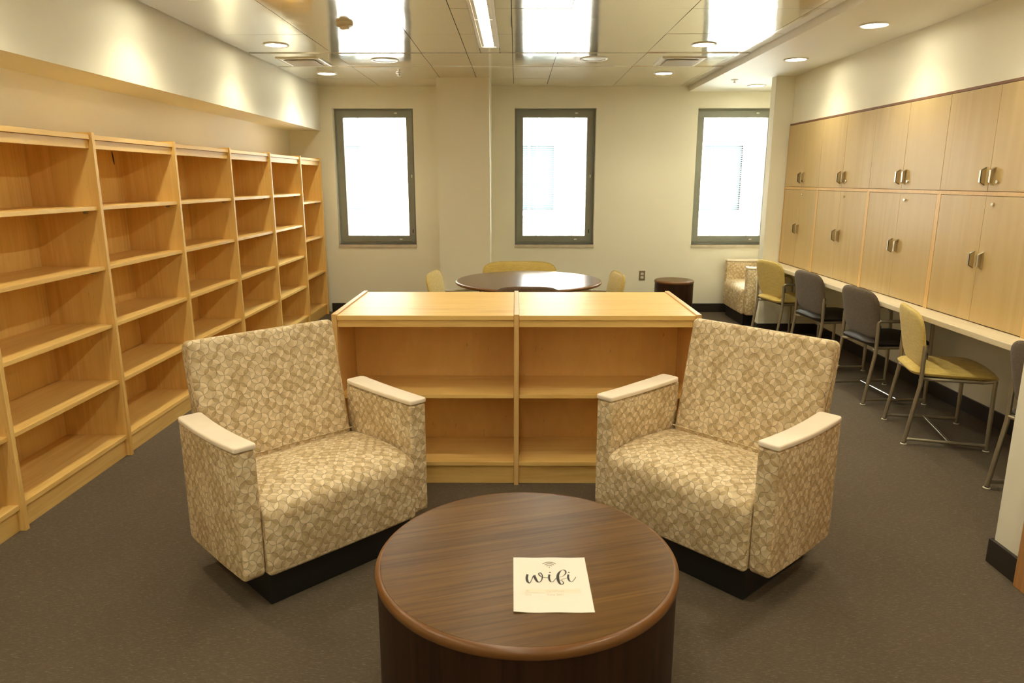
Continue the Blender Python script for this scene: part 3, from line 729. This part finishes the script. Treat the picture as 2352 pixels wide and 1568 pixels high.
WIFI = [[[-69.8,48.4,-63.7,45.1],[-70.5,45.5,-64.2,42.0],[-71.1,42.6,-64.6,39.0],[-71.8,39.4,-65.0,36.3],[-72.3,36.1,-65.3,33.7],[-72.7,32.8,-65.5,31.1],[-72.9,29.5,-65.7,28.5],[-73.1,26.1,-65.8,26.1],[-73.0,22.6,-65.8,23.7],[-72.8,19.1,-65.7,21.3],[-72.5,15.6,-65.5,18.7],[-72.0,12.2,-65.2,16.3],[-71.2,9.0,-65.0,14.2],[-70.1,6.1,-64.7,11.9],[-68.8,3.7,-64.3,9.5],[-67.3,1.6,-63.9,7.4],[-65.9,0.1,-63.5,5.8],[-64.6,-0.8,-63.1,4.9],[-63.2,-1.1,-62.7,4.3],[-61.8,-0.7,-62.3,4.0],[-60.6,0.4,-61.7,4.1],[-59.6,2.1,-61.1,4.9],[-58.6,4.1,-60.4,6.4],[-57.8,6.5,-59.6,8.5],[-56.9,9.2,-58.8,11.1],[-55.9,12.4,-57.8,14.1],[-54.9,16.0,-56.9,17.7],[-53.8,19.9,-55.9,21.6],[-52.8,23.8,-54.9,25.5],[-51.7,27.7,-54.0,29.4],[-50.6,31.7,-53.0,33.5],[-49.6,35.8,-52.0,37.6],[-48.5,39.8,-51.0,41.8]],[[-50.3,40.8,-44.4,43.7],[-50.1,38.3,-43.9,41.2],[-49.9,35.7,-43.6,38.7],[-49.7,32.8,-43.2,36.4],[-49.3,29.9,-42.7,34.0],[-48.8,26.8,-42.2,31.4],[-48.2,23.6,-41.7,28.6],[-47.5,20.4,-41.1,25.9],[-46.7,17.3,-40.5,23.3],[-45.7,14.4,-39.9,20.6],[-44.6,11.6,-39.3,18.0],[-43.3,9.0,-38.7,15.6],[-41.9,6.8,-38.0,13.5],[-40.4,5.2,-37.4,11.4],[-38.8,4.1,-36.8,9.4],[-37.1,3.5,-36.1,7.8],[-35.6,3.3,-35.2,6.9],[-34.1,3.6,-34.3,6.9],[-32.6,4.4,-33.2,7.6],[-31.2,5.5,-32.2,8.8],[-29.8,7.1,-31.3,10.3],[-28.5,9.2,-30.4,12.2],[-27.2,11.8,-29.5,14.5],[-26.1,14.7,-28.7,17.2],[-25.1,17.7,-28.0,19.9],[-24.3,21.0,-27.4,22.8],[-23.5,24.6,-26.9,26.0],[-23.0,28.2,-26.5,29.2],[-22.6,31.7,-26.2,32.2],[-22.4,35.1,-26.0,35.0],[-22.5,38.5,-26.0,37.8],[-22.7,41.8,-26.0,40.3],[-23.2,44.9,-26.3,42.7],[-23.9,47.8,-26.7,45.0],[-24.8,50.6,-27.4,47.3],[-25.9,53.0,-28.2,49.2],[-27.1,54.9,-28.8,50.5],[-28.5,56.0,-29.5,51.2],[-29.8,56.3,-30.2,51.5],[-31.1,56.1,-31.0,51.5],[-32.2,55.6,-31.8,51.3],[-33.3,54.8,-32.5,51.0],[-34.4,53.5,-33.2,50.3],[-35.2,52.1,-33.8,49.6],[-35.9,50.4,-34.1,49.1],[-36.2,48.4,-33.9,49.1],[-36.0,46.5,-33.7,48.9],[-35.7,44.9,-33.2,48.3],[-35.2,43.3,-32.6,47.2],[-34.5,41.6,-31.9,45.6],[-33.5,39.6,-31.1,43.7],[-32.4,37.6,-30.2,41.8],[-31.1,35.8,-29.2,39.9],[-29.7,34.2,-28.1,37.8],[-28.2,32.6,-27.0,35.7],[-26.6,31.2,-25.7,33.7],[-25.1,30.2,-24.6,32.2],[-23.9,29.7,-23.6,31.5],[-22.9,29.5,-22.8,31.3],[-21.8,29.5,-21.7,31.2],[-20.1,29.3,-20.0,31.1],[-17.7,29.0,-17.5,30.7],[-14.6,28.6,-14.5,30.3],[-11.4,28.2,-11.2,30.0],[-8.2,27.8,-8.1,29.6]],[[-6.1,47.2,-0.4,44.8],[-6.7,44.5,-0.8,41.9],[-7.2,41.8,-1.2,39.2],[-7.8,38.7,-1.6,36.8],[-8.2,35.4,-1.9,34.4],[-8.4,32.1,-2.1,31.9],[-8.5,28.8,-2.2,29.4],[-8.5,25.3,-2.3,26.9],[-8.2,21.9,-2.2,24.5],[-7.7,18.5,-2.1,21.8],[-6.9,15.1,-1.8,18.9],[-6.0,11.9,-1.5,16.2],[-4.9,9.1,-1.2,14.0],[-3.5,7.2,-0.8,12.2],[-1.9,6.1,-0.3,10.4],[-0.5,5.6,0.5,8.8],[0.8,5.3,1.3,7.8],[1.9,5.1,2.1,7.4],[3.1,5.1,2.9,7.6],[4.2,5.6,3.7,8.3],[5.5,6.7,4.7,9.3],[6.9,8.6,5.7,10.9],[8.2,11.0,7.0,13.1],[9.6,13.7,8.4,15.8],[11.0,16.3,9.8,18.4],[12.4,18.9,11.3,21.1],[14.0,21.7,12.9,23.8],[15.6,24.5,14.5,26.5],[17.1,27.3,16.1,29.3]],[[-4.1,53.8,-3.8,59.2],[1.2,53.8,1.5,59.2]],[[26.5,32.0,26.5,33.4],[27.9,32.2,27.9,33.7],[29.3,32.3,29.4,33.9],[30.8,32.6,30.7,34.2],[32.3,33.3,32.1,35.0],[33.9,34.5,33.5,36.3],[35.6,36.0,35.0,38.0],[37.2,37.8,36.5,39.9],[38.8,39.6,37.8,42.1],[40.4,41.4,39.1,44.3],[42.0,43.4,40.2,46.8],[43.5,45.6,41.2,49.3],[44.8,48.0,42.0,51.5],[45.9,50.6,42.5,53.4],[46.7,53.3,42.8,55.2],[47.3,56.2,43.0,56.8],[47.5,59.3,43.0,58.2],[47.3,62.3,43.0,59.7],[46.8,65.1,42.8,61.3],[46.0,67.6,42.5,63.0],[44.8,69.6,42.1,64.5],[43.4,71.0,41.5,66.1],[41.8,71.8,40.6,67.8],[40.1,72.0,39.6,69.2],[38.5,71.9,38.4,69.8],[36.8,71.4,37.0,69.5],[35.1,70.5,35.4,68.4],[33.3,69.3,33.9,66.8],[31.5,67.9,32.5,64.7],[29.6,66.1,31.1,62.1],[27.5,64.0,29.8,59.0],[25.4,61.5,28.7,55.7],[23.5,58.8,27.7,52.6],[21.9,55.9,26.9,49.8],[20.4,52.6,26.2,47.0],[19.1,49.3,25.6,44.3],[18.1,45.8,25.1,41.7],[17.2,42.3,24.8,39.3],[16.6,38.7,24.6,37.0],[16.1,35.3,24.4,34.5],[15.8,31.9,24.3,32.0],[15.7,28.5,24.2,29.6],[15.6,25.1,24.2,27.1],[15.7,21.8,24.2,24.5],[15.9,18.6,24.3,21.9],[16.2,15.5,24.4,19.2],[16.7,12.3,24.5,16.5],[17.2,9.1,24.6,13.9],[18.0,6.0,24.8,11.4],[18.8,3.1,25.1,8.9],[19.8,0.3,25.5,6.3],[20.9,-2.4,25.9,4.0],[22.2,-4.5,26.3,1.9],[23.8,-6.1,26.8,-0.1],[25.5,-7.0,27.3,-2.2],[27.1,-7.4,28.0,-4.0],[28.5,-7.5,28.8,-5.0],[29.8,-7.4,29.7,-4.9],[31.2,-7.0,30.6,-4.0],[32.5,-6.3,31.4,-2.7],[33.6,-5.3,32.0,-1.6],[34.5,-3.8,32.4,-0.8],[35.3,-1.9,32.7,0.1],[35.7,0.4,32.9,0.9],[35.8,2.8,33.0,1.8],[35.4,5.1,32.9,3.2],[34.8,7.4,32.6,5.0],[33.9,9.5,32.1,7.0],[32.9,11.5,31.4,8.8],[31.6,13.2,30.4,10.5],[30.0,14.7,29.1,12.2],[28.5,15.9,27.7,13.7],[27.3,16.9,26.7,14.9],[26.6,17.5,26.0,15.7],[26.1,17.7,25.6,16.1],[25.7,17.9,25.3,16.3],[25.3,18.0,24.9,16.7]],[[28.8,18.0,28.7,19.7],[31.6,19.3,31.5,21.0],[34.5,20.6,34.3,22.3],[37.2,21.9,37.0,23.6],[39.6,23.1,39.4,24.7],[41.5,23.9,41.4,25.6],[43.1,24.6,43.0,26.3],[44.6,25.3,44.5,27.0],[46.2,26.0,46.1,27.7]],[[49.3,47.2,54.6,44.8],[48.7,44.5,54.1,41.9],[48.0,41.7,53.6,39.2],[47.4,38.5,53.1,36.9],[46.9,35.0,52.9,34.8],[46.7,31.4,52.9,32.6],[46.7,27.9,52.9,30.1],[46.9,24.6,53.0,27.5],[47.2,21.5,53.2,24.9],[47.8,18.5,53.3,22.3],[48.5,15.7,53.4,19.7],[49.4,13.0,53.6,17.4],[50.5,10.7,53.9,15.4],[51.9,8.9,54.4,13.4],[53.4,7.6,55.0,11.4],[54.9,6.8,55.8,9.7],[56.3,6.4,56.7,8.7],[57.7,6.4,57.8,8.5],[59.0,6.7,58.8,9.0],[60.5,7.5,59.9,10.0],[61.9,8.9,61.0,11.4],[63.4,11.2,62.3,13.3],[65.0,14.1,63.7,16.0],[66.4,17.1,65.2,19.0],[67.8,20.1,66.5,21.9],[69.1,22.8,67.8,24.6],[70.4,25.6,69.0,27.3],[71.6,28.3,70.2,30.1],[72.8,31.1,71.5,32.8]],[[51.0,54.2,51.4,59.6],[56.3,54.2,56.7,59.6]]]
ARCS = [[[-20.7,102.5,-21.3,105.7],[-18.1,104.5,-18.7,107.7],[-15.5,106.5,-16.1,109.8],[-13.0,108.3,-13.5,111.8],[-10.5,109.7,-10.9,113.4],[-8.0,110.7,-8.2,114.5],[-5.6,111.5,-5.6,115.3],[-3.1,111.9,-3.1,115.7],[-0.7,112.0,-0.5,115.8],[1.7,111.9,2.1,115.7],[4.1,111.5,4.6,115.3],[6.5,110.7,7.1,114.5],[8.9,109.7,9.6,113.4],[11.2,108.3,12.1,111.8],[13.6,106.5,14.5,109.8],[16.0,104.5,16.9,107.7],[18.3,102.5,19.2,105.7]],[[-14.7,96.5,-15.3,99.6],[-12.9,97.9,-13.5,101.1],[-11.1,99.4,-11.7,102.7],[-9.3,100.8,-9.8,104.3],[-7.6,101.9,-7.9,105.5],[-5.8,102.6,-6.0,106.3],[-4.1,103.1,-4.2,106.9],[-2.4,103.4,-2.3,107.2],[-0.7,103.5,-0.5,107.3],[1.0,103.4,1.3,107.2],[2.7,103.1,3.1,106.9],[4.4,102.6,4.9,106.3],[6.0,101.9,6.7,105.5],[7.5,100.8,8.4,104.3],[9.0,99.5,10.0,102.7],[10.6,97.9,11.6,101.1],[12.2,96.5,13.1,99.6]],[[-9.2,90.7,-9.9,94.1],[-8.1,91.6,-8.8,95.0],[-7.0,92.6,-7.7,96.0],[-6.0,93.4,-6.6,96.9],[-5.0,94.1,-5.4,97.6],[-4.1,94.5,-4.3,98.2],[-3.1,94.8,-3.2,98.5],[-2.1,95.0,-2.1,98.7],[-1.1,95.1,-0.9,98.8],[-0.2,95.0,0.2,98.7],[0.8,94.8,1.3,98.5],[1.7,94.5,2.4,98.2],[2.6,94.1,3.4,97.6],[3.5,93.4,4.4,96.9],[4.3,92.6,5.4,95.9],[5.1,91.7,6.2,95.0],[6.0,90.8,7.1,94.1]],[[-3.6,83.4,-3.3,89.0],[0.2,83.4,0.4,89.0]]]

def ribbons(name, data, mat, z0):
    m = MB()
    for k, st in enumerate(data):
        z = z0+k*.00001; L_ = len(st); vs = []
        for a, b, c, d_ in st: vs += [(a/1000, b/1000, z), (c/1000, d_/1000, z)]
        m.add(vs, [(2*i, 2*i+1, 2*i+3, 2*i+2) for i in range(L_-1)])
    return m.build(name, mat, t)
ribbons('wifi_lettering', WIFI, 'ink', .0012); ribbons('wifi_symbol', ARCS, 'ink_arc', .0012)
MB().add([(-.076, -.0485, .0010), (.0797, -.0475, .0010), (.0797, -.0295, .0010), (-.076, -.0295, .0010)], [(0, 1, 2, 3)]).build('shaded_row', 'row', t)
m = MB()
for a, b, c, d_ in ((-.076, .0797, -.0297, -.0292), (-.076, .0797, -.0485, -.0480), (-.076, .0797, -.0665, -.0660), (-.0763, -.0758, -.0665, -.0292), (.0795, .080, -.0665, -.0292)):
    m.add([(a, c, .0011), (b, c, .0011), (b, d_, .0011), (a, d_, .0011)], [(0, 1, 2, 3)])
m.build('table_lines', 'row', t)
def text(body, x, y, size, mat='ink_faint'):
    cu = bpy.data.curves.new('text', 'FONT'); cu.body = body; cu.size = size; cu.align_x = 'CENTER'
    o = bpy.data.objects.new('tmp', cu); COL.objects.link(o); bpy.context.view_layer.update()
    me = bpy.data.meshes.new_from_object(o.evaluated_get(bpy.context.evaluated_depsgraph_get())); bpy.data.objects.remove(o)
    me.materials.clear(); me.materials.append(M[mat]); q = bpy.data.objects.new('small_print', me); COL.objects.link(q); q.parent = t; q.location = (x, y, .0013); return q
text('ID', -.0675, -.0425, .0105); text('PASS', -.066, -.0605, .0085); text('Carnthuset', .0085, -.0425, .0112); text('Cary 2021', .0085, -.0610, .0112)

# ================================================================= ARMCHAIRS
def armchair(loc, rz, label):
    t = thing('armchair', loc, rz, label, 'armchair', 'petal patterned lounge armchairs')
    W = .85; ZB = .13
    for sgn in (-1, 1):
        def bow(p, sg=sgn):
            f = max(0, min(1, p.y/.54)); top = max(0, (p.z-.55)/.09)
            p.x += sg*(.006*math.sin(math.pi*f)); p.z -= .008*math.sin(math.pi*f)*min(1, top) if p.z > .55 else 0
            return p
        prof = rounded([(.0, ZB), (.505, ZB+.005), (.505, .641), (.0, .635)], [.035, .03, .012, .010], 5)
        # arm width .080
        xa, xb = sorted((sgn*(W/2), sgn*(W/2-.080)))
        m = MB(); ys = prof
        # densify long edges so the arm can bow
        dn = []
        for i in range(len(ys)):
            a, b = Vector(ys[i]), Vector(ys[(i+1) % len(ys)]); n_ = max(1, int((b-a).length/.06))
            for k in range(n_): dn.append(tuple(a+(b-a)*k/n_))
        extrude(m, dn, xa, xb, r=.011, n=3, nx=2, deform=bow)
        arm = m.build('armrest', 'floral', t, smooth=True)
        # cap: follows the arm, a little wider at the back
        n_ = 12; pl = []
        for k in range(n_+1):
            f = k/n_; pl.append((.5*.080+.004+.006*math.sin(math.pi*f)+.006*f, -.004+.497*f))
        for k in range(n_, -1, -1):
            f = k/n_; pl.append((-.5*.080-.003+.006*math.sin(math.pi*f)*1-.004*f, -.004+.497*f))
        pl = [(x*sgn+sgn*(W/2-.040), y) for x, y in pl]
        if sgn < 0: pl = pl[::-1]
        cr = [0]*len(pl)
        for q in (0, n_, n_+1, 2*n_+1): cr[q if sgn > 0 else (2*n_+1-q)] = .060 if q == n_ else (.03 if q == n_+1 else .016)
        pl = rounded(pl, cr, 6)
        capd = lambda p: Vector((p.x, p.y, p.z-.008*math.sin(math.pi*max(0, min(1, p.y/.54)))+.004*max(0, p.y/.5)))
        c = MB(); extrude(c, pl, .638, .660, r=.007, n=4, nx=1, place=lambda x, a, b: (a, b, x), deform=capd)
        cap_ = c.build('arm_cap', 'armcap', arm, smooth=True); cap_['label'] = 'cream moulded arm cap'
    # seat cushion
    ih = W/2-.080-.003
    prof = rounded([(-.022, ZB+.002), (.50, ZB+.002), (.52, .36), (.47, .415), (.30, .432), (.10, .432), (-.030, .405)], [.02, .01, .03, .04, .1, .1, .125], 8)
    dn = []
    for i in range(len(prof)):
        a, b = Vector(prof[i]), Vector(prof[(i+1) % len(prof)]); k_ = max(1, int((b-a).length/.05))
        for k in range(k_): dn.append(tuple(a+(b-a)*k/k_))
    def crown(p):
        s_ = math.cos(math.pi/2*min(1, abs(p.x)/ih)); zt = max(0, (p.z-.25)/.18)
        p.z += .018*s_*zt*(1-.75*max(0, min(1, p.y/.44))); p.y -= .010*s_*max(0, 1-p.y/.12)*(1 if p.z > .2 else .4); return p
    m = MB(); extrude(m, dn, -ih, ih, r=.016, n=4, nx=14, deform=crown); m.build('seat', 'floral', t, smooth=True)
    # leaning back
    b_h = W/2-.089
    prof = rounded([(.452, .40), (.44, .375), (.56, .33), (.655, .87), (.648, .925), (.568, .941)], [.02, .02, .03, .05, .03, .028], 6)
    dn = []
    for i in range(len(prof)):
        a, b = Vector(prof[i]), Vector(prof[(i+1) % len(prof)]); k_ = max(1, int((b-a).length/.05))
        for k in range(k_): dn.append(tuple(a+(b-a)*k/k_))
    def belly(p):
        s_ = math.cos(math.pi/2*min(1, abs(p.x)/b_h)); p.y -= .008*s_ if p.z < .9 else 0; return p
    m = MB(); extrude(m, dn, -b_h, b_h, r=.022, n=5, nx=12, deform=belly); bk = m.build('backrest', 'floral', t, smooth=True)
    # welt line where back meets seat, lower back shell, plinth
    m = MB(); m.tube([(-ih+.006, .452, .434), (0, .446, .440), (ih-.006, .452, .434)], .0035, 8).build('welt', 'floral', t)
    m = MB(); extrude(m, rounded([(.49, ZB+.003), (.60, ZB+.003), (.600, .55), (.53, .55)], .02, 4), -ih, ih, r=.01, n=3); m.build('back_shell', 'floral', t, smooth=True)
    MB().box(-W/2+.095, W/2-.095, .012, .50, 0, ZB+.02).build('plinth_base', 'black', t, bevel=.004)
    return t
def from_front(A, ang, W=.85):       # A: outer front corner on the chair's own left (-x); ang: direction of its width
    a = math.radians(ang); return (A[0]+math.cos(a)*W/2, A[1]+math.sin(a)*W/2, 0), a
l_, r_ = from_front((-.985, 2.328), 45.6)
armchair(l_, r_, 'petal patterned armchair on the left, angled towards the coffee table, in front of the bookcases')
l_, r_ = from_front((.357, 2.993), -47.8)
armchair(l_, r_, 'petal patterned armchair on the right, angled towards the coffee table')
armchair((2.50, 8.07, 0), math.radians(-90), 'petal patterned armchair in the far right corner, half hidden by the end wall')

# ================================================================= GUEST CHAIRS
def chair(loc, rz, label, group, fab='yellow', seatfab=None, arms=True, back_w=.496, foot_w=1.0):
    t = thing('guest_chair', loc, rz, label, 'chair', group); RT = .0125; s2 = foot_w
    seatfab = seatfab or fab
    for sg in (-1, 1):
        xr, xf = sg*.236*s2, sg*.255*s2
        top = .603 if arms else .622
        if arms:
            pts = fillet([(xr, -.222, .012), (xr, -.170, .385), (xr, -.172, .600)], .03)
            rl = MB().tube(pts, RT).build('leg', 'metal', t, smooth=True)
            ap = fillet([(xr, -.172, .598), (xr+sg*.004, -.165, .612), (xr+sg*.030, -.06, .612), (xf+sg*.030, .17, .622), (xf+sg*.004, .205, .60), (xf, .212, .45), (xf, .218, .012)], .035)
            cut = next(i for i, p in enumerate(ap) if p.y > .18 and p.z < .60)
            MB().tube(ap[:cut+1], RT*.96).build('arm_tube', 'metal', t, smooth=True)
            fl = MB().tube(ap[cut:], RT).build('leg', 'metal', t, smooth=True)
        else:
            rl = MB().tube(fillet([(xr, -.222, .012), (xr, -.170, .385), (xr, -.172, .622)], .03), RT).build('leg', 'metal', t, smooth=True)
            fl = MB().tube([(xf, .214, .438), (xf, .218, .012)], RT).build('leg', 'metal', t, smooth=True)
        for lg, (x, y) in ((rl, (xr, -.222)), (fl, (xf, .218))):
            MB().lathe([(0, 0), (.017, 0), (.019, .004), (.015, .008), (0, .008)], 18, (x, y, 0), cap=False).build('glide', 'glide', lg, smooth=True)
            MB().lathe([(.0115, .007), (.0115, .014)], 14, (x, y, 0)).build('glide_collar', 'rubber', lg)
        MB().tube([(xr, -.215, .036), (xf, .216, .036)], RT*.85).build('floor_rail', 'metal', t, smooth=True)
        MB().tube(fillet([(xr, -.171, .418), (xr-sg*.012, -.13, .414), (xf-sg*.012, .17, .418), (xf, .214, .432)], .02), RT*.8).build('seat_rail', 'metal', t, smooth=True)
    MB().tube([(-.246*s2, .02, .038), (.246*s2, .02, .038)], RT*.85).build('floor_brace', 'chrome', t, smooth=True)
    MB().tube(fillet([(-.236*s2, -.171, .398), (-.175*s2, -.160, .398), (-.13*s2, -.07, .404), (.13*s2, -.07, .404), (.175*s2, -.160, .398), (.236*s2, -.171, .398)], .05), RT*.8).build('rear_rail', 'metal', t, smooth=True)
    MB().tube([(-.25*s2, .15, .416), (.25*s2, .15, .416)], RT*.7).build('front_rail', 'metal', t, smooth=True)
    # seat pad
    def sd(x, y, z):
        ry = y/.235
        return (x*(.96+.06*ry-(.10*ry*ry if ry < 0 else 0)), y+.022, .446+z+.006*math.cos(math.pi*min(1, abs(x)/.25))*(1 if z > 0 else 0)-.020*max(0, ry-.55)**2*4*(.3 if z < 0 else 1)-.010*max(0, -ry-.5)*0)
    m = MB(); pad(m, superell(.246*s2, .238, 7), .058, sd, p=8); m.build('seat', seatfab, t, smooth=True)
    MB().box(-.20*s2, .20*s2, -.16, .20, .408, .4235).build('seat_pan', 'rubber', t, bevel=.004)
    # backrest: curved, leaning pad
    bh = .182
    def bd(x, y, z):
        f = max(0, (y+bh)/(2*bh)); cx = x/(back_w/2)
        return (x, -.160-.062*f**1.25 + .006*cx*cx + z, .463+.350*f)
    m = MB(); pad(m, superell(back_w/2, bh, 4.2, .055), .038, bd, p=5); bk = m.build('backrest', fab, t, smooth=True)
    n_ = 72; of = superell(back_w/2, bh, 4.2, .055); pts = [Vector(bd(*[q*1.003 for q in of(2*math.pi*k/n_)], .004)) for k in range(n_+1)]
    MB().tube(pts, .0028, 6, caps=False).build('piping', fab, bk, smooth=True)
    for sg in (-1, 1):
        MB().box(sg*.222*s2-.010, sg*.222*s2+.012, -.172, -.150, .535, .575).build('back_bracket', 'rubber', bk, bevel=.002)
    return t
G1 = 'guest chairs at the long counter'; G2 = 'guest chairs around the round table'
def at(x, y, deg): return (x, y, 0), math.radians(deg-90)
chair(*at(2.66, 6.93, 10), 'yellow upholstered armed chair at the far end of the counter, by the end wall', G1, 'yellow')
chair(*at(2.70, 6.06, 5), 'grey chair without arms at the counter, next to the far yellow chair', G1, 'grey', 'vinyl', arms=False)
chair(*at(2.705, 5.14, 3), 'grey chair with metal arms at the counter, between a grey and a yellow chair', G1, 'grey', 'vinyl')
chair(*at(2.645, 4.286, -14), 'yellow armless chair at the counter, turned slightly out, nearest of the yellow ones', G1, 'yellow', arms=False)
chair(*at(2.69, 3.235, 0), 'grey armed chair at the right edge, partly behind the near wall', G1, 'grey', 'vinyl')
chair(*at(-.50, 6.02, -8), 'yellow chair at the left of the round table, seen side on', G2, 'yellow')
chair(*at(.66, 5.99, 186), 'yellow chair at the right of the round table, seen side on', G2, 'yellow')
chair(*at(.085, 5.36, 90), 'brown-grey chair whose back top shows between the low bookcase and round table', G2, 'brown')
chair(*at(.035, 6.60, -90), 'wide yellow chair behind the round table, facing the camera', G2, 'yellow', back_w=.69, foot_w=1.38)
